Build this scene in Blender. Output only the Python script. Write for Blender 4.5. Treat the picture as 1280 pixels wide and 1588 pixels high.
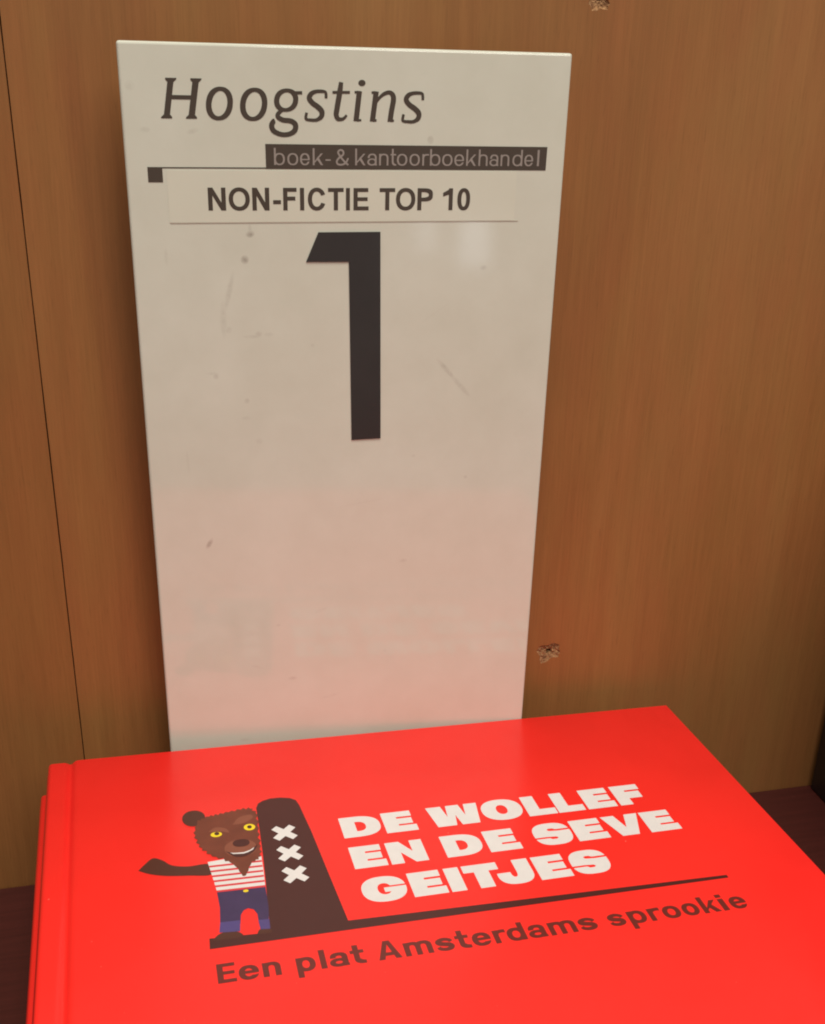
import bpy, bmesh, math, random
from mathutils import Vector, Matrix, noise
from mathutils.geometry import delaunay_2d_cdt

for o in list(bpy.data.objects):
    bpy.data.objects.remove(o)
scene = bpy.context.scene
COL = scene.collection

# ------------------------------------------------------------------ camera
cam_data = bpy.data.cameras.new('camera')
cam = bpy.data.objects.new('camera', cam_data)
COL.objects.link(cam)
scene.camera = cam
cam_data.sensor_fit = 'VERTICAL'
cam_data.sensor_height = 36.0
cam_data.sensor_width = 29.0
cam_data.lens = 1649.78 / 1588 * 36.0
cam_data.clip_start = 0.01
cam_data.clip_end = 50
_r = Vector((0.97456, -0.22251, 0.02676)); _u = Vector((0.05919, 0.37072, 0.92686)); _w = Vector((0.21616, 0.90169, -0.37446))
_w.normalize(); _r = (_r - _w * _r.dot(_w)).normalized(); _u = _r.cross(_w)
CAM_POS = Vector((0.06077, -0.39263, 0.32616))
cam.matrix_world = Matrix(((_r.x, _u.x, -_w.x, CAM_POS.x), (_r.y, _u.y, -_w.y, CAM_POS.y),
                           (_r.z, _u.z, -_w.z, CAM_POS.z), (0, 0, 0, 1)))

# ------------------------------------------------------------------ world and lamps
world = bpy.data.worlds.new('World')
scene.world = world
world.use_nodes = True
bg = world.node_tree.nodes['Background']
bg.inputs['Color'].default_value = (1.0, 0.89, 0.78, 1)
bg.inputs['Strength'].default_value = 0.235

def area(name, loc, target, size, power, col, size_y=None):
    d = bpy.data.lights.new(name, 'AREA')
    d.energy = power; d.color = col; d.size = size
    if size_y:
        d.shape = 'RECTANGLE'; d.size_y = size_y
    o = bpy.data.objects.new(name, d); COL.objects.link(o)
    o.location = loc
    o.rotation_euler = (Vector(target) - Vector(loc)).to_track_quat('-Z', 'Y').to_euler()
    return o
area('shop_spotlight', (0.85, -1.65, 2.10), (0.13, -0.02, 0.15), 1.40, 33.0, (1.0, 0.92, 0.82))
area('ceiling_light', (0.05, -1.0, 2.75), (0.10, -0.15, 0.10), 1.3, 58.0, (1.0, 0.93, 0.84), 0.8)
area('shop_window_right', (0.890, -2.42, -0.140), (0.168, -0.023, 0.273), 0.072, 0.085, (0.85, 0.93, 1.0), 0.12)
area('shop_window_left', (0.765, -2.46, -0.115), (0.15, -0.023, 0.273), 0.06, 0.035, (0.85, 0.93, 1.0), 0.10)
scene.view_settings.view_transform = 'Standard'
scene.view_settings.look = 'None'
scene.view_settings.exposure = 0.0
scene.view_settings.gamma = 1.0
scene.cycles.filter_width = 2.0
scene.render.resolution_x = 825
scene.render.resolution_y = 1024

# ------------------------------------------------------------------ object helpers
def tag(o, label=None, cat=None, group=None, kind=None):
    if label: o['label'] = label
    if cat: o['category'] = cat
    if group: o['group'] = group
    if kind: o['kind'] = kind
    return o

def empty(name, mat=None, parent=None):
    o = bpy.data.objects.new(name, None); COL.objects.link(o)
    o.empty_display_size = 0.02
    if parent: o.parent = parent
    if mat is not None: o.matrix_local = mat
    return o

def mesh_obj(name, me, material, parent=None, mat=None):
    o = bpy.data.objects.new(name, me); COL.objects.link(o)
    if material and not me.materials: me.materials.append(material)
    if parent: o.parent = parent
    if mat is not None: o.matrix_local = mat
    return o

def bm_to(name, bm, material, parent=None, smooth=False, mat=None):
    bmesh.ops.recalc_face_normals(bm, faces=bm.faces)
    me = bpy.data.meshes.new(name)
    bm.to_mesh(me); bm.free()
    if smooth:
        for p in me.polygons: p.use_smooth = True
    return mesh_obj(name, me, material, parent, mat)

def box_bm(x0, x1, y0, y1, z0, z1, bevel=0.0, seg=2):
    bm = bmesh.new()
    v = [bm.verts.new((x, y, z)) for x in (x0, x1) for y in (y0, y1) for z in (z0, z1)]
    for f in ((0, 1, 3, 2), (4, 6, 7, 5), (0, 4, 5, 1), (2, 3, 7, 6), (0, 2, 6, 4), (1, 5, 7, 3)):
        bm.faces.new([v[i] for i in f])
    if bevel:
        bmesh.ops.bevel(bm, geom=list(bm.edges), offset=bevel, segments=seg, profile=0.5, affect='EDGES')
    return bm

# ------------------------------------------------------------------ material helpers
class NT:
    def __init__(s, name):
        s.m = bpy.data.materials.new(name); s.m.use_nodes = True
        s.t = s.m.node_tree; s.b = s.t.nodes['Principled BSDF']
    def n(s, typ, **kw):
        nd = s.t.nodes.new(typ)
        for k, v in kw.items(): setattr(nd, k, v)
        return nd
    def l(s, a, b): s.t.links.new(a, b)
    def coords(s, scale=(1, 1, 1), loc=(0, 0, 0), rot=(0, 0, 0)):
        tc = s.n('ShaderNodeTexCoord'); mp = s.n('ShaderNodeMapping')
        mp.inputs['Scale'].default_value = scale; mp.inputs['Location'].default_value = loc
        mp.inputs['Rotation'].default_value = rot
        s.l(tc.outputs['Object'], mp.inputs['Vector'])
        return mp.outputs['Vector']
    def noise(s, vec, scale, detail=4, rough=0.55, dist=0.0):
        nz = s.n('ShaderNodeTexNoise')
        nz.inputs['Scale'].default_value = scale; nz.inputs['Detail'].default_value = detail
        nz.inputs['Roughness'].default_value = rough; nz.inputs['Distortion'].default_value = dist
        s.l(vec, nz.inputs['Vector'])
        return nz.outputs['Fac']
    def ramp(s, fac, stops):
        r = s.n('ShaderNodeValToRGB'); e = r.color_ramp.elements
        while len(e) < len(stops): e.new(0.5)
        for i, (p, c) in enumerate(stops):
            e[i].position = p; e[i].color = (*c, 1) if len(c) == 3 else c
        s.l(fac, r.inputs['Fac'])
        return r.outputs['Color']
    def mix(s, a, b, fac, mode='MIX'):
        m = s.n('ShaderNodeMix', data_type='RGBA', blend_type=mode)
        for sock, v in ((m.inputs[0], fac), (m.inputs[6], a), (m.inputs[7], b)):
            if isinstance(v, (int, float)): sock.default_value = v
            elif isinstance(v, tuple): sock.default_value = (*v, 1)
            else: s.l(v, sock)
        return m.outputs[2]
    def math(s, op, a, b=0.0, clamp=False):
        m = s.n('ShaderNodeMath', operation=op); m.use_clamp = clamp
        for sock, v in ((m.inputs[0], a), (m.inputs[1], b)):
            if isinstance(v, (int, float)): sock.default_value = v
            else: s.l(v, sock)
        return m.outputs[0]
    def bump(s, h, strength=0.1, dist=0.0002):
        b = s.n('ShaderNodeBump'); b.inputs['Strength'].default_value = strength
        b.inputs['Distance'].default_value = dist
        s.l(h, b.inputs['Height']); s.l(b.outputs['Normal'], s.b.inputs['Normal'])
    def set(s, **kw):
        for k, v in kw.items():
            sock = s.b.inputs[k.replace('_', ' ')]
            if isinstance(v, tuple): sock.default_value = (*v, 1) if len(v) == 3 else v
            elif isinstance(v, (int, float)): sock.default_value = v
            else: s.l(v, sock)

def wood_material(name, base, light, dark, offset=0.0):
    m = NT(name)
    big = m.noise(m.coords((6, 6, 0.9), (offset, 0, 0)), 1.9, 4, 0.55, 1.1)
    mid = m.noise(m.coords((60, 60, 2.4), (offset + 3, 0, 0)), 3.0, 5, 0.6, 0.25)
    fine = m.noise(m.coords((420, 420, 11), (offset, 0, 5)), 3.0, 4, 0.7)
    fleck = m.noise(m.coords((900, 900, 70), (offset, 2, 0)), 1.6, 2, 0.5)
    c = m.ramp(big, [(0.30, dark), (0.52, base), (0.74, light)])
    hue = m.noise(m.coords((45, 45, 12), (1, 4, offset)), 1.5, 3, 0.5)
    c = m.mix(c, m.ramp(hue, [(0.36, (1.05, 0.95, 0.95)), (0.64, (0.96, 1.05, 0.98))]), 0.4, 'MULTIPLY')
    c = m.mix(c, m.ramp(mid, [(0.3, (0.82, 0.80, 0.78)), (0.7, (1.13, 1.14, 1.15))]), 0.42, 'MULTIPLY')
    c = m.mix(c, m.ramp(fine, [(0.34, (0.80, 0.77, 0.74)), (0.62, (1.08, 1.08, 1.08))]), 0.40, 'MULTIPLY')
    fl = m.ramp(fleck, [(0.62, (0, 0, 0)), (0.72, (1, 1, 1))])
    c = m.mix(c, (0.10, 0.045, 0.016), m.math('MULTIPLY', fl, 0.16))
    m.set(Base_Color=c, Roughness=0.42)
    m.b.inputs['Specular IOR Level'].default_value = 0.4
    m.bump(fine, 0.12, 0.0001)
    return m.m

MAT = {}
MAT['wood'] = wood_material('beech_laminate', (0.284, 0.125, 0.040), (0.312, 0.145, 0.049), (0.256, 0.105, 0.035))
MAT['wood_left'] = wood_material('beech_laminate_left', (0.270, 0.116, 0.036), (0.295, 0.133, 0.044), (0.246, 0.100, 0.033), 7.3)

m = NT('raw_chipboard')
v = m.coords((1, 1, 1)); a = m.noise(v, 900, 4, 0.7); b_ = m.noise(v, 260, 3, 0.6)
m.set(Base_Color=m.mix(m.ramp(a, [(0.35, (0.19, 0.088, 0.034)), (0.65, (0.42, 0.245, 0.115))]),
                       m.ramp(b_, [(0.35, (0.6, 0.55, 0.5)), (0.65, (1.15, 1.1, 1.0))]), 0.6, 'MULTIPLY'), Roughness=0.9)
m.bump(a, 0.8, 0.0006); MAT['chip'] = m.m

m = NT('dark_shelf_laminate')
v = m.coords((1, 1, 1)); a = m.noise(m.coords((8, 160, 8)), 3, 4, 0.6); d_ = m.noise(v, 1400, 2, 0.5)
c = m.ramp(a, [(0.3, (0.044, 0.0085, 0.006)), (0.7, (0.062, 0.0125, 0.009))])
c = m.mix(c, (0.35, 0.24, 0.18), m.math('MULTIPLY', m.ramp(d_, [(0.74, (0, 0, 0)), (0.80, (1, 1, 1))]), 0.5))
m.set(Base_Color=c, Roughness=0.5); m.b.inputs['Specular IOR Level'].default_value = 0.3; MAT['shelf'] = m.m

# sign panel: cream acrylic with smudges worn into its face (object space: x right, z up from the base)
SIGN_H = 0.3357
def sign_material():
    m = NT('cream_acrylic')
    tc = m.n('ShaderNodeTexCoord'); sep = m.n('ShaderNodeSeparateXYZ'); m.l(tc.outputs['Object'], sep.inputs[0])
    big = m.noise(m.coords((1, 1, 1)), 14, 3, 0.5)
    med = m.noise(m.coords((1, 1, 1), (1, 0, 2)), 60, 4, 0.6)
    c = m.ramp(big, [(0.3, (0.600, 0.628, 0.535)), (0.7, (0.635, 0.668, 0.582))])
    c = m.mix(c, m.ramp(med, [(0.3, (0.965, 0.96, 0.95)), (0.7, (1.02, 1.02, 1.02))]), 1.0, 'MULTIPLY')
    brk = m.math('ADD', m.math('MULTIPLY', m.noise(m.coords((1, 1, 1), (4, 0, 0)), 420, 3, 0.6), 1.6), -0.30, True)
    total = None
    # x, depth below top, half length x, half length z, turn (deg), strength   (all mm)
    for (x, v, rx, rz, a, k) in [
        (37.1, 67.5, 1.1, 1.2, 0, .85), (39.2, 59.0, 1.2, 0.9, 10, .85), (39.2, 57.2, 0.5, 1.2, 0, .35),
        (30.6, 91.6, 0.9, 0.9, 0, .35), (41.0, 93.3, 1.0, 0.8, 0, .35), (38.5, 94.2, 2.4, 0.5, 0, .25),
        (20.1, 172.6, 0.75, 1.9, -28, .85), (31.3, 78.5, 0.8, 5.5, -14, .28), (29.0, 88.0, 0.9, 5.0, 0, .24),
        (25.6, 108, 0.9, 0.9, 0, .35), (36.0, 117.5, 0.8, 0.8, 0, .35), (35.5, 124, 1.4, 0.6, 0, .2),
        (44.5, 93.6, 1.4, 0.6, 0, .2), (24.0, 107.0, 1.6, 0.5, 0, .2), (40.0, 133, 1.0, 0.9, 0, .2),
        (109.6, 108.6, 4.2, 0.75, -48, .42), (115.4, 115.2, 4.6, 0.8, -48, .33), (101.1, 28.3, 0.9, 1.1, 0, .5),
        (21.9, 26.3, 1.6, 0.7, 15, .28), (3.2, 13, 1.2, 1.3, 0, .2), (7.0, 26, 1.3, .7, 0, .25),
        (50, 235, 1.6, .7, 0, .3), (95, 186, 1.3, .7, 0, .3), (62, 205, 2.5, .6, 20, .12), (122, 71.5, 1.2, .7, 0, .35),
        (78, 160, 9, .35, 8, .08), (66, 245, 3, .5, 12, .16), (36, 228, 2, .5, -20, .15), (104, 88, 6, .3, 35, .08),
        (60, 98, .6, .6, 0, .25), (14, 140, .5, 4, 3, .12), (98, 142, .7, .5, 0, .2), (45, 210, .7, .5, 0, .25),
        (11, 66, .5, 2.5, 0, .15), (119, 152, .6, .6, 0, .25), (30, 262, 1.6, .6, 0, .25), (88, 226, .6, .6, 0, .2)]:
        cx, cz = x / 1000, SIGN_H - v / 1000
        dx = m.math('SUBTRACT', sep.outputs[0], cx); dz = m.math('SUBTRACT', sep.outputs[2], cz)
        ca, sa = math.cos(math.radians(a)), math.sin(math.radians(a))
        px = m.math('ADD', m.math('MULTIPLY', dx, ca * 1000 / rx), m.math('MULTIPLY', dz, sa * 1000 / rx))
        pz = m.math('ADD', m.math('MULTIPLY', dx, -sa * 1000 / rz), m.math('MULTIPLY', dz, ca * 1000 / rz))
        r2 = m.math('ADD', m.math('MULTIPLY', px, px), m.math('MULTIPLY', pz, pz))
        g = m.math('MULTIPLY', m.math('SUBTRACT', 1.0, m.math('MULTIPLY', r2, 0.5), True), k)
        total = g if total is None else m.math('MAXIMUM', total, g)
    c = m.mix(c, (0.20, 0.16, 0.13), m.math('MULTIPLY', total, brk))
    rough = m.math('ADD', m.math('MULTIPLY', m.noise(m.coords((1, 1, 1), (9, 0, 0)), 30, 4, 0.6), 0.08), 0.035)
    m.set(Base_Color=c, Roughness=rough)
    m.b.inputs['Coat Weight'].default_value = 0.0
    m.bump(big, 0.05, 0.002)
    return m.m
MAT['sign'] = sign_material()

def plain(name, col, rough=0.4, spec=0.5, vary=0.06, scale=60, bumps=0.0):
    m = NT(name)
    n_ = m.noise(m.coords((1, 1, 1)), scale, 4, 0.6)
    lo = tuple(c * (1 - vary) for c in col); hi = tuple(min(1, c * (1 + vary)) for c in col)
    m.set(Base_Color=m.ramp(n_, [(0.3, lo), (0.7, hi)]), Roughness=rough)
    m.b.inputs['Specular IOR Level'].default_value = spec
    if bumps: m.bump(n_, bumps, 0.0001)
    return m.m
MAT['vinyl'] = plain('dark_vinyl', (0.036, 0.033, 0.032), 0.2)
MAT['print_brown'] = plain('dark_lettering', (0.068, 0.054, 0.042), 0.3)
MAT['grey_letter'] = plain('grey_lettering', (0.29, 0.265, 0.24), 0.4)
MAT['strip'] = plain('cream_label_strip', (0.630, 0.655, 0.552), 0.14, vary=0.02)
MAT['paper'] = plain('page_paper', (0.70, 0.66, 0.58), 0.8)

def cover_material(name, col):
    m = NT(name)
    v = m.coords((1, 1, 1))
    n1 = m.noise(v, 25, 3, 0.5); lin = m.noise(v, 2600, 2, 0.5)
    lo = tuple(c * 0.97 for c in col); hi = tuple(min(1, c * 1.03) for c in col)
    c = m.ramp(n1, [(0.3, lo), (0.7, hi)])
    sp = m.noise(m.coords((1, 1, 1), (2, 3, 0)), 700, 1, 0.4)
    c = m.mix(c, (0.85, 0.30, 0.22), m.math('MULTIPLY', m.ramp(sp, [(0.80, (0, 0, 0)), (0.84, (1, 1, 1))]), 0.45))
    for rot, off, k in ((0.5, 1, .30), (-0.9, 5, .22), (1.9, 9, .22)):          # faint hairline scuffs
        sc_ = m.noise(m.coords((26, 1500, 26), (off, off, 0), (0, 0, rot)), 1.0, 2, 0.5)
        c = m.mix(c, (0.95, 0.22, 0.16), m.math('MULTIPLY', m.ramp(sc_, [(0.765, (0, 0, 0)), (0.80, (1, 1, 1))]), k))
    smear = m.noise(m.coords((1, 1, 1), (3, 1, 0)), 28, 5, 0.65, 0.8)
    rg = m.math('ADD', m.math('MULTIPLY', smear, 0.26), 0.23)
    m.set(Base_Color=c, Roughness=rg)
    m.b.inputs['Specular IOR Level'].default_value = 0.5
    m.bump(lin, 0.10, 0.00006)
    return m.m
MAT['cover'] = cover_material('red_book_cover', (0.92, 0.025, 0.019))
def ink(name, col):
    return plain(name, col, 0.33, 0.5, 0.03, 200)
MAT['ink_white'] = ink('white_ink', (0.69, 0.68, 0.67))
MAT['ink_black'] = ink('black_ink', (0.058, 0.014, 0.012))
MAT['ink_subtitle'] = ink('red_black_ink', (0.13, 0.020, 0.015))
MAT['ink_brown'] = plain('brown_ink', (0.150, 0.038, 0.020), 0.33, 0.5, 0.12, 180)
MAT['ink_brown_dark'] = ink('dark_brown_ink', (0.075, 0.024, 0.015))
MAT['ink_brown_light'] = ink('light_brown_ink', (0.22, 0.070, 0.040))
MAT['ink_blue'] = plain('navy_ink', (0.045, 0.028, 0.085), 0.33, 0.5, 0.15, 120)
MAT['ink_blue_light'] = ink('blue_ink', (0.075, 0.055, 0.19))
MAT['ink_yellow'] = ink('yellow_ink', (0.80, 0.62, 0.02))
MAT['ink_stripe'] = ink('red_stripe_ink', (0.62, 0.04, 0.05))
MAT['black_cover'] = plain('black_book_cover', (0.018, 0.014, 0.013), 0.35)

# ------------------------------------------------------------------ flat shapes: exact union / subtraction of outlines (mm)
def se(cx, cy, rx, ry, n=2.3, k=40):
    out = []
    for i in range(k):
        a = 2 * math.pi * i / k
        c, s = math.cos(a), math.sin(a)
        out.append((cx + rx * math.copysign(abs(c) ** (2 / n), c), cy + ry * math.copysign(abs(s) ** (2 / n), s)))
    return out
def rc(x0, y0, x1, y1): return [(x0, y0), (x1, y0), (x1, y1), (x0, y1)]
def oval(x0, y0, x1, y1, n=2.3, k=40): return se((x0 + x1) / 2, (y0 + y1) / 2, (x1 - x0) / 2, (y1 - y0) / 2, n, k)

def catmull(P, sub=6):
    out = []
    n = len(P)
    for i in range(n - 1):
        p0 = P[max(i - 1, 0)]; p1 = P[i]; p2 = P[i + 1]; p3 = P[min(i + 2, n - 1)]
        for j in range(sub):
            t = j / sub
            out.append(tuple(0.5 * (2 * b + (c - a) * t + (2 * a - 5 * b + 4 * c - d) * t * t + (3 * b - a - 3 * c + d) * t ** 3)
                             for a, b, c, d in zip(p0, p1, p2, p3)))
    out.append(tuple(P[-1]))
    return out

def stroke(P, smooth=True, sub=6):
    """points (x, y, width) -> list of one-polygon shapes sharing their edges"""
    Q = catmull(P, sub) if smooth and len(P) > 2 else [tuple(p) for p in P]
    L, R = [], []
    for i, (x, y, w) in enumerate(Q):
        a = Q[max(i - 1, 0)]; b = Q[min(i + 1, len(Q) - 1)]
        dx, dy = b[0] - a[0], b[1] - a[1]; d = math.hypot(dx, dy) or 1
        L.append((x - dy / d * w / 2, y + dx / d * w / 2)); R.append((x + dy / d * w / 2, y - dx / d * w / 2))
    return [[('+', [L[i], L[i + 1], R[i + 1], R[i]])] for i in range(len(Q) - 1)]

def area_sign(p): return sum(a[0] * b[1] - b[0] * a[1] for a, b in zip(p, p[1:] + p[:1]))

def in_poly(x, y, p):
    c = False; j = len(p) - 1
    for i in range(len(p)):
        xi, yi = p[i]; xj, yj = p[j]
        if (yi > y) != (yj > y) and x < (xj - xi) * (y - yi) / (yj - yi) + xi: c = not c
        j = i
    return c

def solve_shapes(shapes):
    verts, edges, rows = [], [], []
    for shp in shapes:
        row = []
        for sg, poly in shp:
            if abs(area_sign(poly)) < 1e-7: continue
            i0 = len(verts); n = len(poly)
            verts += [Vector(p) for p in poly]
            edges += [(i0 + i, i0 + (i + 1) % n) for i in range(n)]
            xs = [p[0] for p in poly]; ys = [p[1] for p in poly]
            row.append((sg == '+', poly, min(xs), max(xs), min(ys), max(ys)))
        rows.append(row)
    vo, eo, fo, ov, oe, of = delaunay_2d_cdt(verts, edges, [], 0, 1e-5)
    keep = []
    for f in fo:
        x = sum(vo[i].x for i in f) / len(f); y = sum(vo[i].y for i in f) / len(f)
        for row in rows:
            inside = False
            for sg, poly, x0, x1, y0, y1 in row:
                if inside != sg and x0 <= x <= x1 and y0 <= y <= y1 and in_poly(x, y, poly): inside = sg
            if inside:
                keep.append(f); break
    return vo, keep

class Flat:
    """collects glyphs and shapes (mm) into one printed sheet"""
    def __init__(s): s.v, s.f = [], []
    def add(s, shapes, fn=None):
        vo, fo = solve_shapes(shapes)
        i0 = len(s.v)
        for p in vo:
            q = (p.x, p.y)
            s.v.append(fn(*q) if fn else q)
        s.f += [[i + i0 for i in f] for f in fo]
    def build(s, name, material, parent, to3d, thick=0.0):
        used = sorted({i for f in s.f for i in f}); mp = {j: k for k, j in enumerate(used)}
        me = bpy.data.meshes.new(name)
        me.from_pydata([to3d(*s.v[j]) for j in used], [], [[mp[i] for i in f] for f in s.f])
        me.update()
        bm = bmesh.new(); bm.from_mesh(me)
        bmesh.ops.remove_doubles(bm, verts=bm.verts, dist=1e-6)
        if thick:
            up = thick
            r = bmesh.ops.extrude_face_region(bm, geom=list(bm.faces))
            vs = [e for e in r['geom'] if isinstance(e, bmesh.types.BMVert)]
            bmesh.ops.translate(bm, verts=vs, vec=up)
            bmesh.ops.recalc_face_normals(bm, faces=bm.faces)
        bm.to_mesh(me); bm.free()
        return mesh_obj(name, me, material, parent)

# ------------------------------------------------------------------ letters (drawn upright, mm, baseline y = 0)
def arch(x0, x1, X, s, t, leg=0.0, cut=None, k=0.40):
    ry = X * k + 0.0; yc = X - ry
    out = [('+', se((x0 + x1) / 2, yc, (x1 - x0) / 2, ry, 2.5)),
           ('-', se((x0 + x1) / 2, yc, (x1 - x0) / 2 - s, ry - t, 2.4)),
           ('-', rc(x0 - 1, -2, x1 + 1, yc))]
    if cut is not None: out.append(('-', rc(cut, 0, x1 + 2, X + 2)))
    else: out.append(('+', rc(x1 - s, leg, x1, yc)))
    return out

def s_path(W, X, s, t):
    P = [(.93, .70), (.84, .86), (.52, .97), (.20, .88), (.10, .73), (.22, .60), (.50, .51), (.80, .41), (.90, .27), (.80, .11), (.48, .03), (.16, .12), (.06, .29)]
    ws = [s * .8, s * .75, t, s * .85, s, s, s * .95, s, s, s * .85, t, s * .75, s * .8]
    mx, my = s * 0.42, t * 0.5
    out = []
    for (x, y), w in zip(P, ws):
        out.append((mx + (x - .08) / .84 * (W - 2 * mx), my + (y - .03) / .94 * (X - 2 * my), w))
    return stroke(out)

def letter(ch, W, X, A, D, s, t):
    """sans lower case: W width, X x-height, A ascender, D descender, s stem, t hairline"""
    o = X * 0.015
    if ch == 'o': return [[('+', oval(0, -o, W, X + o)), ('-', oval(s, t - o, W - s, X - t + o, 2.2))]]
    if ch == 'e':
        return [[('+', oval(0, -o, W, X + o)), ('-', oval(s, t - o, W - s, X - t + o, 2.2)),
                 ('-', [(W * .55, X * .30), (W * .78, X * .29), (W * 1.1, X * .33), (W * 1.1, X * .44), (W * .55, X * .44)]),],
                [('+', rc(s * .6, X * .42, W * .985, X * .42 + t * .85))]]
    if ch == 'c':
        return [[('+', oval(0, -o, W, X + o)), ('-', oval(s, t - o, W - s, X - t + o)), ('-', rc(W * .55, X * .35, W * 1.1, X * .65))]]
    if ch == 'n': return [[('+', rc(0, 0, s, X))], arch(0, W, X + o, s, t)]
    if ch == 'h': return [[('+', rc(0, 0, s, A))], arch(0, W, X + o, s, t)]
    if ch == 'm':
        h = (W + s) / 2
        return [[('+', rc(0, 0, s, X))], arch(0, h, X + o, s, t), arch(h - s, W, X + o, s, t)]
    if ch == 'r': return [[('+', rc(0, 0, s, X))], arch(0, W * 1.5, X + o, s, t, cut=W)]
    if ch in 'bpd':
        ring = [('+', oval(0, -o, W, X + o)), ('-', oval(s, t - o, W - s, X - t + o, 2.2))]
        if ch == 'b': return [ring, [('+', rc(0, 0, s, A))]]
        if ch == 'p': return [ring, [('+', rc(0, -D, s, X))]]
        return [ring, [('+', rc(W - s, 0, W, A))]]
    if ch == 'l': return [[('+', rc(0, 0, W, A))]]
    if ch == 'i': return [[('+', rc(0, 0, W, X))], [('+', rc(0, A - t * 1.1, W, A))]]
    if ch == 'a':
        return [arch(W * .05, W * .97, X + o, s, t, k=0.38),
                [('+', rc(W * .97 - s, 0, W * .97, X * .6))], [('+', rc(W * .90, 0, W, t * .7))],
                [('+', oval(0, -o, W * .96, X * .60, 2.2)), ('-', oval(s, t * .85, W * .97 - s, X * .60 - t * .85, 2.1))]]
    if ch == 't':
        sx = W * .22
        return [[('+', rc(sx, X * .3, sx + s, A))], [('+', rc(0, X - t, W * .95, X))],
                [('+', oval(sx, -o, W * 1.45, X * .7, 2.4)), ('-', oval(sx + s, t - o, W * 1.45, X * .7, 2.2)),
                 ('-', rc(0, X * .33, W * 2, X)), ('-', rc(W, -1, W * 2, X))]]
    if ch == 's': return s_path(W, X, s, t)
    if ch == 'k':
        return [[('+', rc(0, 0, s, A))], [('+', [(s * .8, X * .30), (W * .70, X), (W * .70 + s * .45, X), (W, X), (s * .8, X * .0 + X * .26 - t * .2)][:0] or
                 [(s * .7, X * .28), (W - s * 1.25, X), (W - s * .05, X), (s * .7, X * .62 - X * .50 + t * .1)])],
                [('+', [(W * .36, X * .55), (W - s * 1.2, 0), (W, 0), (W * .36 + s * .85, X * .75)])]]
    if ch == '-': return [[('+', rc(0, X * .38, W, X * .38 + t))]]
    if ch == '&':
        c = s
        return stroke([(W * 1.0, X * .62, c * .8), (W * .82, X * .25, c), (W * .52, t * .45, c), (W * .18, X * .06 + t * .3, c), (W * .06 + c * .3, X * .36, c),
                       (W * .30, X * .66, c), (W * .60, X * .92, c), (W * .58, X * 1.22, c), (W * .36, X * 1.30, c), (W * .20, X * 1.10, c),
                       (W * .38, X * .74, c), (W * .70, X * .32, c), (W * 1.0, X * .02, c)])
    if ch == 'E': return [[('+', rc(0, 0, s, A))], [('+', rc(0, 0, W, t))], [('+', rc(0, A / 2 - t * .45, W * .93, A / 2 + t * .5))], [('+', rc(0, A - t, W * .97, A))]]
    if ch == 'F': return [[('+', rc(0, 0, s, A))], [('+', rc(0, A * .44, W * .9, A * .44 + t))], [('+', rc(0, A - t, W, A))]]
    if ch == 'I': return [[('+', rc(0, 0, W, A))]]
    if ch == 'T': return [[('+', rc(W / 2 - s / 2, 0, W / 2 + s / 2, A))], [('+', rc(0, A - t, W, A))]]
    if ch == 'A': return [[('+', [(0, 0), (W * .36, A), (W * .64, A), (W, 0), (W - s * 1.08, 0), (W / 2, A * .80), (s * 1.08, 0)])],
                          [('+', rc(W * .22, A * .19, W * .78, A * .19 + t))]]
    if ch == 'N': return [[('+', rc(0, 0, s, A))], [('+', rc(W - s, 0, W, A))], [('+', [(0, A), (s * 1.08, A), (W, 0), (W - s * 1.08, 0)])]]
    if ch == 'O': return [[('+', oval(0, -.08, W, A + .08, 2.15)), ('-', oval(s, t - .08, W - s, A - t + .08, 2.15))]]
    if ch == '0': return [[('+', oval(0, -.08, W, A + .08, 2.3)), ('-', oval(s, t - .08, W - s, A - t + .08, 2.2))]]
    if ch == 'C': return [[('+', oval(0, -.08, W * 1.03, A + .08, 2.15)), ('-', oval(s, t - .08, W * 1.03 - s, A - t + .08, 2.15)),
                           ('-', [(W * .62, A * .38), (W * 1.2, A * .24), (W * 1.2, A * .76), (W * .62, A * .62)]), ('-', rc(W, 0, W * 1.2, A))]]
    if ch == 'P': return [[('+', rc(0, 0, s, A))], [('+', oval(-W * .3, A * .40, W, A, 3.0)), ('-', oval(-W * .2, A * .40 + t, W - s, A - t, 2.6)), ('-', rc(-W, 0, s * .5, A))]]
    if ch == '1': return [[('+', rc(W - s, 0, W, A))], [('+', [(0, A * .62), (0, A * .80), (W * .35, A * .88), (W - s * .55, A), (W - s * .5, A * .74), (W * .45, A * .69)])]]
    raise KeyError(ch)

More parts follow.
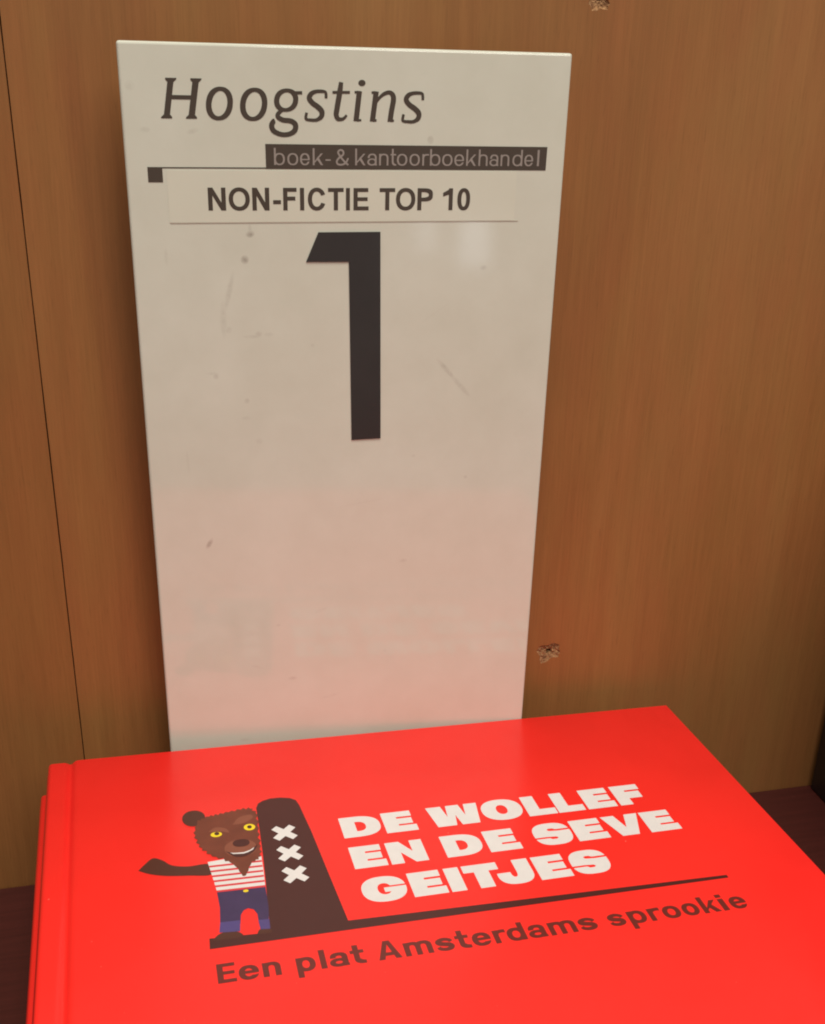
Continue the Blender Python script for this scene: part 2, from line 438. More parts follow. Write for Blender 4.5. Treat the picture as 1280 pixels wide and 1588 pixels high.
def black(ch):
    """ultra heavy title letters in a unit box"""
    if ch == 'E': return [[('+', rc(0, 0, 1, 1)), ('-', rc(.45, .655, 1.1, .735)), ('-', rc(.45, .30, 1.1, .375)), ('-', rc(.94, .70, 1.1, 1.1)), ('-', rc(.915, .34, 1.1, .70))]]
    if ch == 'F': return [[('+', rc(0, 0, 1, 1)), ('-', rc(.45, .655, 1.1, .735)), ('-', rc(.45, -.1, 1.1, .315)), ('-', rc(.94, .1, 1.1, .70))]]
    if ch == 'L': return [[('+', rc(0, 0, .46, 1))], [('+', rc(0, 0, 1, .30))]]
    if ch == 'I': return [[('+', rc(0, 0, 1, 1))]]
    if ch == 'D': return [[('+', oval(-.25, 0, 1, 1, 2.5)), ('-', rc(-1, -.1, 0, 1.1)), ('+', rc(0, 0, .4, 1)),
                           ('-', oval(.20, .27, .63, .73, 2.4)), ('+', rc(0, .1, .37, .9))]]
    if ch == 'O': return [[('+', oval(0, -.02, 1, 1.02, 2.3)), ('-', oval(.365, .27, .635, .73, 2.2))]]
    if ch == 'W': return [[('+', [(0, 1), (.29, 1), (.345, .45), (.39, 1), (.64, 1), (.695, .45), (.745, 1), (1, 1), (.90, 0), (.56, 0), (.505, .50), (.45, 0), (.09, 0)])]]
    if ch == 'N': return [[('+', [(0, 1), (.38, 1), (.665, .50), (.665, 1), (1, 1), (1, 0), (.66, 0), (.345, .50), (.345, 0), (0, 0)])]]
    if ch == 'V': return [[('+', [(0, 1), (.36, 1), (.505, .38), (.65, 1), (1, 1), (.72, 0), (.27, 0)])]]
    if ch == 'T': return [[('+', rc(0, .69, 1, 1))], [('+', rc(.29, 0, .71, 1))]]
    if ch == 'J': return [[('+', oval(0, -.02, 1, .86, 2.5)), ('-', rc(-.1, .50, .5, 1)), ('+', rc(.56, .42, 1, 1)),
                           ('-', oval(.38, .28, .56, .72, 2.4)), ('-', rc(.2, .50, .56, 1.1)),]]
    if ch == 'G': return [[('+', oval(0, -.02, 1, 1.02, 2.35)), ('-', oval(.355, .27, .66, .73, 2.2)), ('-', rc(.50, .545, 1.1, .605)),
                           ('+', [(.50, .36), (.50, .545), (1.0, .545), (.99, .36)])]]
    if ch == 'S': return [[('+', oval(0.015, -.02, .985, 1.02, 2.7)),
                           ('-', [(.41, .705), (.45, .755), (.56, .755), (.62, .705), (.66, .70), (1.1, .70), (1.1, .635), (.70, .62), (.45, .645)]),
                           ('-', [(.60, .305), (.55, .25), (.43, .25), (.38, .305), (.34, .31), (-.1, .31), (-.1, .375), (.30, .38), (.55, .355)])]]
    raise KeyError(ch)

# ------------------------------------------------------------------ wall behind (two laminate boards meeting at a seam)
SEAM0, SEAM1 = 0.0172, 0.0154       # x at z = 0.06 and z = 0.34
def seam_x(z): return SEAM0 + (SEAM1 - SEAM0) * (z - 0.0645) / 0.273
rng = random.Random(4)
def chip_outline(cx, cz, r, sx, seed, k=34):
    out = []
    for i in range(k):
        a = 2 * math.pi * i / k
        n = noise.noise(Vector((math.cos(a) * 1.6 + seed, math.sin(a) * 1.6, seed * 2.1)))
        n2 = noise.noise(Vector((math.cos(a) * 5 + seed, math.sin(a) * 5, 3.0)))
        q = r * (1 + 0.42 * n + 0.20 * n2)
        out.append((cx + q * math.cos(a) * sx, cz + q * math.sin(a)))
    return out

wall = empty('wall')
tag(wall, kind='structure')
WZ0, WZ1 = -0.05, 0.62
HOLES = [(219.2, 91.4, 4.3, 1.15, 1.3), (217.2, 355.6, 4.4, 1.0, 5.9)]
def wall_panel(x_a, x_b, holes, material, left_seam=False, right_seam=False):
    def xx(x, z, seam, sg): return (seam_x(z / 1000) * 1000 + sg * 0.22) if seam else x
    outline = []
    for z in (WZ0 * 1000, WZ1 * 1000): pass
    zs = [WZ0 * 1000 + (WZ1 - WZ0) * 1000 * i / 60 for i in range(61)]
    jag = lambda z: 0.10 * noise.noise(Vector((z * 0.11, x_a, 0))) + 0.07 * noise.noise(Vector((z * .6, x_b, 2)))
    left = [(xx(x_a, z, left_seam, 1) + (jag(z) if left_seam else 0), z) for z in zs]
    right = [(xx(x_b, z, right_seam, -1) + (jag(z) if right_seam else 0), z) for z in zs]
    poly = left[::-1] + right
    shp = [('+', poly)]
    outs = [chip_outline(*h) for h in holes]
    for o_ in outs: shp.append(('-', o_))
    fl = Flat(); fl.add([shp])
    p = fl.build('panel', material, wall, lambda x, z: (x / 1000, 0, z / 1000), thick=Vector((0, 0.018, 0)))
    for h, ol in zip(holes, outs):
        cx, cz, r = h[:3]
        bm = bmesh.new(); rings = []
        NR = 9
        for j in range(NR + 1):
            f = 1 - j / NR
            row = []
            for i, (x, z) in enumerate(ol):
                a = 2 * math.pi * i / len(ol)
                px, pz = cx + .6 + (x - cx) * f - .6 * f, cz + (z - cz) * f
                n = noise.noise(Vector((px * 0.9, pz * 0.9, 1))) + .6 * noise.noise(Vector((px * 2.2, pz * 2.2, 7)))
                depth = 0.35 + 0.75 * (1 - f) + 0.55 * n * (1 if j else 0)
                if j == 0: depth = -0.02
                if f < 0.24: depth += 7.0 * (1 - f / 0.24)
                depth = max(depth, -0.15)
                row.append(bm.verts.new((px / 1000, depth / 1000, pz / 1000)))
            rings.append(row)
        for a_, b__ in zip(rings, rings[1:]):
            for i in range(len(a_)):
                j = (i + 1) % len(a_)
                try: bm.faces.new((a_[i], a_[j], b__[j], b__[i]))
                except ValueError: pass
        bm_to('screw_hole', bm, MAT['chip'], wall)
    return p
wall_panel(-700, 0, [], MAT['wood_left'], right_seam=True)
wall_panel(0, 900, HOLES, MAT['wood'], left_seam=True)
for nm in ('panel', 'panel.001'):
    bev = bpy.data.objects[nm]
bk = bm_to('backing_strip', box_bm(-0.06, 0.09, 0.0185, 0.024, WZ0, WZ1), MAT['black_cover'], wall)

# ------------------------------------------------------------------ shelf
bm = box_bm(-0.7, 0.9, -0.62, -0.0004, -0.022, 0.0, 0.0006, 1)
shelf = bm_to('shelf', bm, MAT['shelf'])
tag(shelf, kind='structure')

# ------------------------------------------------------------------ display sign
X_ = Vector((0.99998, 0.00249, 0.00613)).normalized()      # along the top edge
Z_ = Vector((-0.00613, -0.01514, 0.99998)).normalized()
X_ = (X_ - Z_ * X_.dot(Z_)).normalized(); Y_ = Z_.cross(X_)
top_left = Vector((0.05103, -0.022, 0.33577))
base = top_left - Z_ * (SIGN_H - 0.0)
SM = Matrix(((X_.x, Y_.x, Z_.x, base.x), (X_.y, Y_.y, Z_.y, base.y), (X_.z, Y_.z, Z_.z, base.z), (0, 0, 0, 1)))
sign = empty('display_sign', SM)
tag(sign, 'tall cream acrylic sign numbered 1 standing behind the red book against the wooden wall', 'sign')
SW = 0.150
bm_to('panel', box_bm(0, SW, 0, 0.003, 0.0028, SIGN_H, 0.0009, 3), MAT['sign'], sign, smooth=False)
bm_to('foot', box_bm(0.01, SW - 0.01, -0.016, 0.014, 0.0011, 0.0027, 0.0003, 1), MAT['sign'], sign)
def on_sign(h): return lambda x, y: (x / 1000, -h / 1000, SIGN_H + y / 1000)      # y is minus the depth below the top edge

# shop name in an italic slab serif
fl = Flat()
def lin(p, q, w): return stroke([(p[0], p[1], w), (q[0], q[1], w)], False)
def serif(xa, xb, y, h): return [[('+', rc(xa, y, xb, y + h))]]
def H_():
    sl = 0.172; hh = 12.05
    shp = [[('+', rc(1.15, 0, 3.05, hh))], [('+', rc(8.9, 0, 10.9, hh))], [('+', rc(2, 5.75, 9.5, 7.0))]]
    for cx in (2.1, 9.9):
        for y0, sg in ((0, 1), (hh, -1)):
            shp.append([('+', [(cx - 1.75, y0), (cx + 1.75, y0), (cx + 1.7, y0 + sg * .45), (cx + 1.0, y0 + sg * 1.15), (cx - 1.0, y0 + sg * 1.15), (cx - 1.7, y0 + sg * .45)])])
    return [[(sg, [(x + sl * y, y) for x, y in poly]) for sg, poly in s_] for s_ in shp]
fl.add(H_(), lambda x, y: (x + 11.85, y - 22.5))
def ital_o(x0, x1, yt, yb, s_, t_):
    cx, cy = (x0 + x1) / 2, (yt + yb) / 2
    k = 0.10
    P = [(cx + math.copysign(abs(math.cos(a)) ** .9, math.cos(a)) * ((x1 - x0) / 2 * .985), cy + math.copysign(abs(math.sin(a)) ** .9, math.sin(a)) * ((yt - yb) / 2)) for a in [2 * math.pi * i / 44 for i in range(44)]]
    Q = [(cx + math.cos(a) * ((x1 - x0) / 2 - s_), cy + math.sin(a) * ((yt - yb) / 2 - t_)) for a in [2 * math.pi * i / 44 for i in range(44)]]
    sh = lambda L, q: [(x + (y - cy) * q, y) for x, y in L]
    return [[('+', sh(P, k)), ('-', sh(Q, k * 1.3))]]
fl.add(ital_o(26.5, 35.2, -12.75, -22.9, 1.85, 1.25))
fl.add(ital_o(37.35, 46.25, -12.85, -22.95, 1.85, 1.25))
fl.add(ital_o(48.35, 56.35, -12.9, -20.0, 1.75, 1.15) + lin((54.5, -14.2), (57.6, -14.1), 1.0) +
       stroke([(51.6, -19.2, .9), (49.9, -20.3, 1.3), (49.5, -21.5, 1.5), (51.1, -22.5, 1.55), (53.7, -22.8, 1.6), (55.2, -23.9, 1.75), (54.9, -25.8, 1.7),
               (52.9, -26.9, 1.5), (50.4, -26.95, 1.5), (48.1, -25.95, 1.65), (47.4, -24.3, 1.7), (48.1, -22.9, 1.5), (48.5, -22.6, .9)]))
fl.add(stroke([(65.4, -15.67, 0.9), (65.45, -14.61, 0.95), (65.18, -13.75, 0.9), (64.04, -13.54, 1.05), (62.13, -13.65, 1.15), (60.6, -14.34, 1.5), (59.9, -15.69, 1.65), (60.95, -17.16, 1.65), (62.66, -18.31, 1.7), (63.98, -19.71, 1.75), (63.78, -21.33, 1.55), (62.23, -22.35, 1.1), (60.31, -22.4, 1.0), (58.85, -22.18, 0.9), (58.7, -21.39, 0.95), (59.0, -20.14, 0.9)]))
fl.add(stroke([(98.06, -15.66, 0.9), (98.03, -14.58, 0.95), (97.77, -13.68, 0.9), (96.57, -13.48, 1.05), (94.59, -13.6, 1.15), (93.03, -14.3, 1.5), (92.34, -15.68, 1.65), (93.49, -17.18, 1.65), (95.31, -18.35, 1.7), (96.74, -19.78, 1.75), (96.59, -21.43, 1.55), (95.01, -22.45, 1.1), (93.02, -22.5, 1.0), (91.45, -22.3, 0.9), (91.3, -21.5, 0.95), (91.57, -20.22, 0.9)]))
fl.add(stroke([(70.44, -10.64, 1.37), (69.97, -13.75, 1.75), (68.99, -19.1, 1.75), (68.8, -20.72, 1.67), (69.37, -21.9, 1.44), (70.73, -22.02, 1.06), (71.62, -21.51, 0.93), (72.28, -20.71, 0.73)]) + lin((67.56, -13.79), (73.36, -13.69), .85))
fl.add(lin((76.53, -13.25), (75.42, -22.6), 1.75) + lin((74.91, -13.62), (76.9, -13.6), .75) + lin((75.3, -22.27), (77.2, -22.25), .7))
fl.add([[('+', se(77.35, -10.75, 1.2, .95, 2.0, 20))]])
fl.add(lin((82.17, -13.25), (80.95, -22.6), 1.75) + lin((80.6, -13.63), (82.3, -13.6), .75) + lin((80.2, -22.26), (82.4, -22.23), .7) +
       stroke([(81.9, -17.1, 0.7), (83.36, -15.12, 0.95), (84.99, -13.9, 1.2), (86.67, -13.5, 1.3), (87.78, -14.3, 1.6), (88.01, -15.93, 1.75), (87.43, -19.19, 1.75), (86.95, -22.6, 1.75)]) + lin((86.2, -22.27), (88.3, -22.25), .7))
fl.build('shop_name_lettering', MAT['print_brown'], sign, on_sign(0.10))

# bar with the line and the square, small letters on it
fl = Flat()
fl.add([[('+', [(45.15, -30.0), (143.2, -30.2), (143.1, -38.0), (45.2, -37.85)])], [('+', rc(6.9, -37.75, 45.3, -37.40))], [('+', rc(6.9, -42.15, 11.6, -37.40))]])
fl.build('black_bar', MAT['print_brown'], sign, on_sign(0.10))
fl = Flat()
small = [('b', 47.9, 51.49), ('o', 52.31, 55.92), ('e', 56.53, 59.77), ('k', 60.79, 64.27), ('-', 65.07, 66.82), ('&', 68.48, 72.81), ('k', 75.16, 78.7), ('a', 79.3, 82.63), ('n', 83.37, 86.6), ('t', 87.3, 89.34), ('o', 89.54, 93.14), ('o', 93.91, 97.53), ('r', 98.4, 100.71), ('b', 101.1, 104.77), ('o', 105.41, 109.07), ('e', 109.72, 113.17), ('k', 113.96, 117.48), ('h', 118.38, 121.66), ('a', 122.36, 125.59), ('n', 126.34, 129.5), ('d', 130.66, 134.3), ('e', 135.01, 138.21), ('l', 139.7, 140.45)]
for ch, a, b in small:
    fl.add(letter(ch, b - a, 3.75, 5.4, 1.4, .62, .48), (lambda a: (lambda x, y: (x + a, y - 36.6)))(a))
fl.build('subtitle_lettering', MAT['grey_letter'], sign, on_sign(0.16))

# clear label strip with the category, raised on its carrier
strip = bm_to('label_strip', (lambda bm: bm)(box_bm(0.0129, 0.1325, -0.00009, 0.0002, SIGN_H - 0.0550, SIGN_H - 0.0384)), MAT['strip'], sign)
bm_to('strip_shadow_line', box_bm(0.0131, 0.1340, -0.00014, 0.0002, SIGN_H - 0.05530, SIGN_H - 0.05503), plain('strip_shadow_cream', (0.47, 0.44, 0.36), 0.4), sign)  # darker cream line drawn as the thin shadow under the strip's lower edge
fl = Flat()
cap = [('N', 25.76, 31.57), ('O', 32.52, 39.49), ('N', 40.31, 46.0), ('-', 47.25, 49.89), ('F', 50.64, 55.2), ('I', 56.31, 57.73), ('C', 58.96, 64.92), ('T', 65.87, 71.23), ('I', 72.01, 73.39), ('E', 74.62, 79.9), ('T', 83.69, 89.12), ('O', 89.44, 96.31), ('P', 97.04, 102.52), ('1', 106.18, 109.68), ('0', 111.35, 115.98)]
for ch, a, b in cap:
    y0 = -51.15 - 0.003 * (a - 25)
    W = b - a
    if ch == '-': shp = [[('+', rc(0, 2.05, W, 3.35))]]
    else: shp = letter(ch, W, 5.5, 7.35, 0, 1.45, 1.28)
    fl.add(shp, (lambda a, y0: (lambda x, y: (x + a, y + y0)))(a, y0))
fl.build('category_lettering', MAT['print_brown'], sign, on_sign(0.16))

# the big figure one, thick vinyl
fl = Flat()
fl.add([[('+', [(62.45, -58.53), (84.1, -58.57), (85.1, -134.15), (74.1, -134.22), (73.05, -68.65), (58.08, -68.47)])]])
fl.build('large_digit', MAT['vinyl'], sign, on_sign(0.35), thick=Vector((0, 0.0004, 0)))

# ------------------------------------------------------------------ stack of red picture books
BX = Vector((0.99881, 0.04877, -0.04751)).normalized()
BYv = -Vector((0.04877, -0.99881, 0.01352)).normalized()      # towards the wall
BZ = BX.cross(BYv).normalized(); BYv = BZ.cross(BX)
KS = 1.0503                     # the drawing below is in mm of a cover 253.8 wide; the real one is this much larger
B0 = Vector((0.00683, -0.0275, 0.0794))
BW, BH = 253.8, 240.0          # cover width and height, mm
TH = 12.6                      # one book at its spine
def frame(X, Y, Z, o): return Matrix(((X.x, Y.x, Z.x, o.x), (X.y, Y.y, Z.y, o.y), (X.z, Y.z, Z.z, o.z), (0, 0, 0, 1)))

def cover_profile(th, top=True):
    """outline of the upper board in x-z (mm from the spine edge, z = 0 at the board's top)"""
    pts = []
    N = 46
    for i in range(N + 1):
        x = 0.0 + 14.0 * i / N
        z = 0.0
        if x < 5.2: z = -0.75 * (1 - (x / 5.2)) ** 2 - 0.55 * (1 if x < 5.2 else 0)
        g = math.exp(-((x - 8.0) / 1.35) ** 2)
        z = -0.62 * (1 / (1 + math.exp((x - 8.6) / 0.35))) - 1.0 * g
        if x < 1.6: z -= 1.7 * (1 - math.sqrt(max(0, 1 - ((1.6 - x) / 1.6) ** 2)))
        pts.append((x, z))
    pts += [(BW * k / 6 + 14 * (1 - k / 6), 0.0) for k in range(1, 6)]
    for a in (90, 60, 30, 0):
        pts.append((BW - 0.5 + 0.5 * math.cos(math.radians(a)), -0.5 + 0.5 * math.sin(math.radians(a))))
    return pts

def book_meshes():
    M = {}
    # upper board with hinge groove
    top = cover_profile(TH)
    low = [(x, z - 2.6) for x, z in top]
    low = [(x if x < BW - 1 else BW, max(z, -4.6)) for x, z in low]
    ring = top + low[::-1]
    bm = bmesh.new()
    ys = [(0.0, 0.35), (-0.35, 0.0), (-BH + 0.35, 0.0), (-BH, 0.35)]
    rows = []
    for y, inset in ys:
        row = []
        for k, (x, z) in enumerate(ring):
            zz = z - inset if k < len(top) else z
            row.append(bm.verts.new((x / 1000, y / 1000, zz / 1000)))
        rows.append(row)
    n = len(ring)
    for a, b in zip(rows, rows[1:]):
        for i in range(n):
            bm.faces.new((a[i], a[(i + 1) % n], b[(i + 1) % n], b[i]))
    L = len(top)
    for row in (rows[0], rows[-1]):
        for i in range(L - 1):
            bm.faces.new((row[i], row[i + 1], row[n - 2 - i], row[n - 1 - i]))
    bmesh.ops.recalc_face_normals(bm, faces=bm.faces)
    me = bpy.data.meshes.new('front_cover'); bm.to_mesh(me); bm.free()
    for p in me.polygons: p.use_smooth = abs(p.normal.z) > 0.3 and p.area > 1e-8
    me.materials.append(MAT['cover']); M['front_cover'] = me
    # lower board
    def fin(name, bm, mt):
        bmesh.ops.recalc_face_normals(bm, faces=bm.faces)
        me = bpy.data.meshes.new(name); bm.to_mesh(me); bm.free(); me.materials.append(mt); M[name] = me
    z0 = -TH / 1000
    fin('back_cover', box_bm(0.004, (BW) / 1000, -BH / 1000, 0, z0 + 0.0001, z0 + 0.0024, 0.0004, 2), MAT['cover'])
    # rounded spine: wraps from the upper board to the lower one
    bm = bmesh.new(); prof = []
    zc = (-2.2 - TH + 0.1) / 2; rz = (TH - 0.1 - 2.2) / 2
    for i in range(15):
        a = math.radians(90 + 180 * i / 14)
        prof.append((2.0 + 2.6 * math.cos(a), zc + rz * math.sin(a)))
    prof += [(x + 1.6, zc + (z - zc) * 0.86) for x, z in prof[::-1]]
    rows = [[bm.verts.new((x / 1000, y, z / 1000)) for x, z in prof] for y in (-0.0006, -BH / 1000 + 0.0006)]
    n = len(prof)
    for i in range(n): bm.faces.new((rows[0][i], rows[0][(i + 1) % n], rows[1][(i + 1) % n], rows[1][i]))
    for r_ in rows:
        for i in range(14): bm.faces.new((r_[i], r_[i + 1], r_[n - 2 - i], r_[n - 1 - i]))
    fin('spine', bm, MAT['cover'])
    fin('page_block', box_bm(0.0045, (BW - 4) / 1000, (-BH + 3.5) / 1000, -0.0035, z0 + 0.0026, -0.0048, 0.0003, 1), MAT['paper'])
    return M
BM = book_meshes()
labels = ['large red hardcover picture book with white title and animal drawing, topmost of the stack',
          'plain red hardcover book directly beneath the topmost titled one, spine edge peeking out left',
          'red hardcover book third from the top of the stack',
          'red hardcover book fourth from the top, in the lower half of the stack',
          'red hardcover book second from the bottom of the stack',
          'bottom red hardcover book of the stack lying on the dark shelf']
N = 6
books = []
rb = random.Random(11)
offs = [(0, 0, 0), (-0.0040, -0.0012, 0.0022), (-0.0014, -0.0032, 0.001), (-0.0020, -0.0020, -0.001), (-0.0010, -0.0035, 0.0015), (-0.0016, -0.0022, 0.0), (-0.001, -0.003, -0.001)]
zs_base = B0.z
for i in range(N):
    f = 1 - i / (N - 0.0)                                   # the tilt of the stack fades towards the shelf
    X = Vector((0.99881, 0.04877, -0.04751 * f)).normalized()
    Y = Vector((-0.04877, 0.99881, -0.01352 * f)).normalized()
    Z = X.cross(Y).normalized(); Y = Z.cross(X)
    dx, dy, rot = offs[i]
    o = Vector((B0.x + dx, B0.y + dy, B0.z - i * (B0.z - 0.0137) / 5.0))
    Mx = frame(X, Y, Z, o) @ Matrix.Rotation(rot, 4, 'Z')
    if i == 0: Mx = frame(BX, BYv, BZ, B0)
    b = empty('picture_book', Mx @ Matrix.Scale(KS, 4))
    tag(b, labels[i], 'book', 'red picture books in a stack')
    for part in ('front_cover', 'back_cover', 'spine', 'page_block'):
        mesh_obj(part, BM[part], None, b)
    books.append(b)
top_book = books[0]
def on_book(h): return lambda u, v: (u / 1000, v / 1000, h / 1000)      # v negative towards the viewer

# --- title
fl = Flat()
rows = [[('D', 97.56, 111.36, 0), ('E', 112.6, 123.95, 0), ('W', 129.3, 148.4, 0), ('O', 148.9, 164.1, 0), ('L', 165.25, 176.2, 0), ('L', 176.7, 187.15, 0), ('E', 188.3, 199.9, 0), ('F', 201.2, 212.4, 0)],
        [('E', 97.6, 108.9, 0), ('N', 110.1, 122.9, 0), ('D', 129.4, 143.1, 0), ('E', 144.8, 156.4, 0), ('S', 162.2, 176.6, 0), ('E', 177.4, 189.3, 0), ('V', 190.0, 204.4, 0), ('E', 205.1, 217.1, 0)],
        [('G', 97.3, 111.9, 0), ('E', 113.3, 124.7, 0), ('I', 125.8, 130.85, 0), ('T', 132.0, 144.1, 0), ('J', 142.8, 155.2, 0), ('E', 156.6, 168.1, 0), ('S', 169.0, 183.1, 0)]]
base_v = [(62.65, 63.0, 51.7, 51.5), (78.6, 79.45, 67.65, 68.2), (95.0, 95.75, 83.85, 84.3)]
for R_, (b0, b1, t0, t1) in zip(rows, base_v):
    for ch, a, b, _ in R_:
        k = ((a + b) / 2 - 97) / 120
        vb, vt = b0 + (b1 - b0) * k, t0 + (t1 - t0) * k
        fl.add(black(ch), (lambda a, b, vb, vt: (lambda x, y: (a + x * (b - a), -(vb + (vt - vb) * y))))(a, b, vb, vt))
fl.build('title_lettering', MAT['ink_white'], top_book, on_book(0.06))

# --- underline, bollard and its base in one dark print
fl = Flat()
fl.add([[('+', [(70.6, -40.6), (71.6, -38.2), (73.4, -36.9), (76.3, -36.0), (79.7, -36.1), (83.2, -37.0), (85.0, -38.6), (85.7, -41.6), (86.3, -47.7), (87.2, -56.5), (88.8, -80), (90.3, -101.1),
                (219.5, -104.95), (219.4, -106.3), (90.3, -105.0), (48.2, -104.7), (48.5, -100.4), (66.5, -101.4), (67.3, -90), (68.4, -78), (69.3, -66), (70.1, -52)])]])
fl.build('bollard_print', MAT['ink_black'], top_book, on_book(0.05))
fl = Flat()
for dy in (0, 10.75, 21.45):
    P = [(73.96, 53.62), (75.86, 51.95), (78.1, 54.05), (80.31, 52.0), (82.2, 53.75), (80.1, 55.91), (82.25, 58.15), (80.4, 59.85), (78.15, 57.75), (75.81, 59.83), (73.9, 58.05), (76.04, 55.95)]
    fl.add([[('+', [(x, -(y + dy)) for x, y in P])]])
fl.build('cross_emblem', MAT['ink_white'], top_book, on_book(0.10))

# --- subtitle
fl = Flat()
sub = [('E', 49.2, 54.5), ('e', 55.2, 60.95), ('n', 62.0, 67.2), ('p', 71.7, 77.28), ('l', 78.65, 80.4), ('a', 81.34, 87.0), ('t', 87.75, 92.05), ('A', 95.67, 102.7),
       ('m', 103.9, 112.5), ('s', 113.7, 119.2), ('t', 120.0, 124.4), ('e', 125.1, 130.97), ('r', 132.0, 136.1), ('d', 136.3, 142.2), ('a', 143.1, 148.9), ('m', 150.0, 158.9), ('s', 160.0, 165.8),
       ('s', 170.0, 175.5), ('p', 176.9, 182.9), ('r', 184.0, 188.3), ('o', 188.9, 194.9), ('o', 195.8, 201.5), ('k', 202.6, 208.6), ('i', 209.5, 211.5), ('e', 212.9, 218.6)]
for ch, a, b in sub:
    vb = 118.35 + 2.15 * (a - 49.2) / 165
    fl.add(letter(ch, b - a, 5.35, 7.35, 2.2, 1.72, 1.28), (lambda a, vb: (lambda x, y: (x + a + .012 * y, y - vb)))(a, vb))
fl.build('subtitle_lettering', MAT['ink_subtitle'], top_book, on_book(0.05))

# --- a plain brown animal in a striped top (stand-in cover drawing)
def flat_part(name, mat_key, shapes, h):
    f = Flat()
    for s_ in shapes: f.add([[('+', s_)]] if isinstance(s_[0][0], float) or isinstance(s_[0][0], int) else s_)
    return f.build(name, MAT[mat_key], top_book, on_book(h))
def fuzzy(P, amp, step, seed):
    out = []
    n = len(P)
    Q = catmull(P + [P[0]], 5)[:-1]
    dist = 0; k = 0
    for i in range(len(Q)):
        a, b = Q[i], Q[(i + 1) % len(Q)]
        d = math.hypot(b[0] - a[0], b[1] - a[1]); m_ = max(1, int(d / step))
        nx, ny = (b[1] - a[1]) / (d or 1), -(b[0] - a[0]) / (d or 1)
        for j in range(m_):
            t = j / m_
            r_ = amp * (0.4 + 0.6 * abs(noise.noise(Vector((k * 0.7, seed, 0)))) * 2) * (1 if k % 2 else -0.2)
            out.append((a[0] + (b[0] - a[0]) * t + nx * r_, a[1] + (b[1] - a[1]) * t + ny * r_)); k += 1
    return out
head = [(50.2, -44.0), (54.0, -42.2), (58.0, -41.5), (63.0, -40.6), (68.0, -40.0), (70.4, -43.5), (69.9, -52.0), (69.3, -60.0), (68.6, -66.5), (65.5, -69.0), (61.0, -69.5), (56.0, -66.0), (51.5, -62.0), (49.0, -57.0), (48.2, -50.5)]
if area_sign(head) > 0: head = head[::-1]
ear_l = se(48.9, -42.6, 3.9, 4.4, 2.1, 26); ear_r = se(69.0, -40.2, 4.0, 3.6, 2.1, 26)
arm = catmull([(29.5, -66.3), (31.6, -63.6), (34.3, -61.0), (37.2, -62.6), (40.0, -65.6), (45.0, -67.1), (51.6, -67.2), (51.8, -72.4), (45.0, -71.6), (38.0, -70.4), (33.0, -68.6), (29.5, -66.3)], 5)[:-1]
paw = catmull([(78.0, -35.6), (81.5, -34.9), (85.0, -36.6), (87.3, -40.0), (87.3, -43.0), (85.6, -41.5), (84.0, -39.4), (81.0, -37.6), (78.0, -35.6)], 5)[:-1]
flat_part('animal_arm', 'ink_brown_dark', [arm], 0.055)
flat_part('animal_head', 'ink_brown', [fuzzy(head, 0.85, 1.15, 1.3)], 0.11)
flat_part('animal_ears', 'ink_brown_dark', [ear_l], 0.08)
flat_part('animal_feet', 'ink_brown_dark', [catmull([(49.4, -101.2), (51.5, -99.2), (54.3, -98.6), (57.4, -99.5), (57.8, -101.6), (49.4, -101.6), (49.4, -101.2)], 4)[:-1],
                                        catmull([(62.5, -101.4), (63.5, -99.6), (66.4, -99.4), (66.6, -101.6), (62.5, -101.4)], 4)[:-1]], 0.085)
shirt = [(51.3, -66.2), (57.8, -65.6), (68.7, -66.3), (68.4, -73.5), (67.85, -81.1), (52.8, -80.6), (52.1, -73.5)]
flat_part('striped_shirt', 'ink_white', [shirt], 0.07)
st = []
for k in range(6):
    y = -68.1 - 2.42 * k; g = (-66.2 - y) / 14.4
    st.append([(51.35 + 1.45 * g, y), (68.65 - .8 * g, y - .35), (68.6 - .8 * g, y - 1.25), (51.45 + 1.45 * g, y - .9)])
flat_part('shirt_stripes', 'ink_stripe', st, 0.09)
flat_part('beard', 'ink_brown', [fuzzy([(56.2, -64.5), (60.0, -70.0), (62.0, -75.2), (64.6, -70.0), (67.0, -64.5)], 0.3, 1.2, 4.0)], 0.13)
flat_part('blue_trousers', 'ink_blue', [[(52.75, -80.75), (67.85, -81.2), (67.5, -90.2), (66.6, -97.5), (63.6, -97.2), (63.7, -92.9), (62.9, -90.8), (61.3, -89.9), (59.9, -90.5), (58.8, -92.3), (58.2, -96.0), (52.2, -95.3), (52.9, -88.0)]], 0.075)
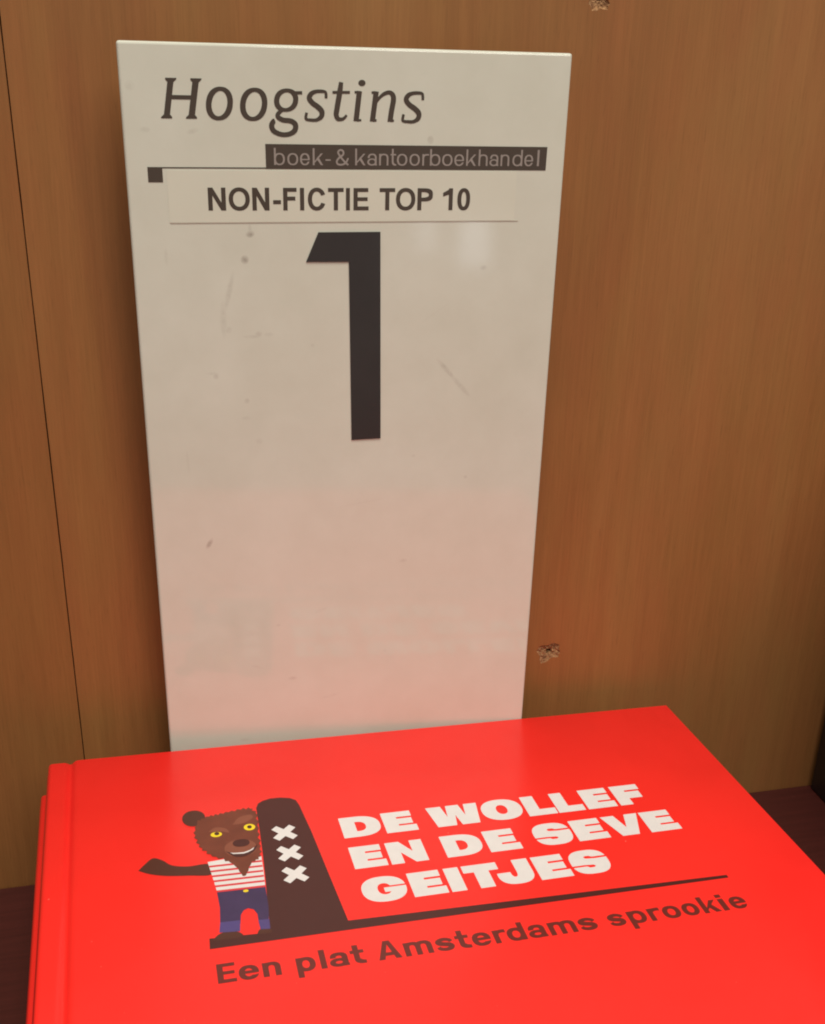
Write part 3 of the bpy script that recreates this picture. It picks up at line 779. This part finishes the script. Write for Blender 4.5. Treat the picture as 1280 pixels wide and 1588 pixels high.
flat_part('trouser_cuffs', 'ink_blue_light', [[(52.3, -94.4), (58.3, -94.6), (57.7, -99.2), (51.6, -98.6)], [(63.6, -95.6), (66.9, -95.8), (66.6, -99.9), (63.7, -99.6)]], 0.10)
flat_part('muzzle', 'ink_brown_light', [se(62.6, -61.2, 5.3, 4.3, 2.2, 30), catmull([(53.0, -51.0), (55.5, -49.0), (58.8, -50.0), (59.8, -52.6), (57.0, -51.4), (53.0, -51.0)], 4)[:-1],
                                     catmull([(61.4, -48.6), (64.0, -45.0), (68.0, -44.0), (68.6, -46.0), (65.0, -48.4), (61.4, -48.6)], 4)[:-1],], 0.14)
flat_part('eye_whites', 'ink_yellow', [se(55.5, -52.8, 1.9, 1.35, 2.0, 22), se(66.9, -50.9, 1.95, 1.75, 2.0, 22)], 0.17)
flat_part('nose_and_mouth', 'ink_black', [se(63.1, -58.7, 2.8, 1.9, 2.3, 26), se(55.7, -52.4, .85, .85, 2.0, 16), se(66.9, -50.8, .8, .9, 2.0, 16),
                                       catmull([(57.5, -62.0), (60.0, -63.4), (63.5, -63.6), (66.5, -62.2), (68.3, -60.4), (66.8, -63.6), (63.6, -65.6), (60.2, -65.2), (57.5, -62.0)], 4)[:-1]], 0.20)
flat_part('teeth', 'ink_white', [[(58.9, -62.95), (60.0, -63.4), (61.6, -63.55), (63.4, -63.6), (65.4, -62.9), (67.1, -61.7), (66.4, -62.9), (64.6, -63.9), (63.2, -64.3), (61.2, -64.1), (59.8, -63.9)]], 0.22)
flat_part('trouser_button', 'ink_yellow', [se(61.6, -82.1, .85, .6, 2.0, 14)], 0.105)

# ------------------------------------------------------------------ dark box at the right edge, its unseen height added to shade the wall
nb = empty('shading_box', Matrix.Translation((0.3655, -0.150, 0.0)))
tag(nb, 'plain black box on the shelf at the right edge beside the red book stack, made tall to shade the wall', 'box')
bm_to('body', box_bm(0.0, 0.110, 0.0, 0.147, 0.0003, 0.190, 0.0008, 2), MAT['black_cover'], nb)
bm_to('lid', box_bm(-0.0012, 0.1112, -0.0012, 0.1482, 0.1904, 0.208, 0.0010, 2), MAT['black_cover'], nb)
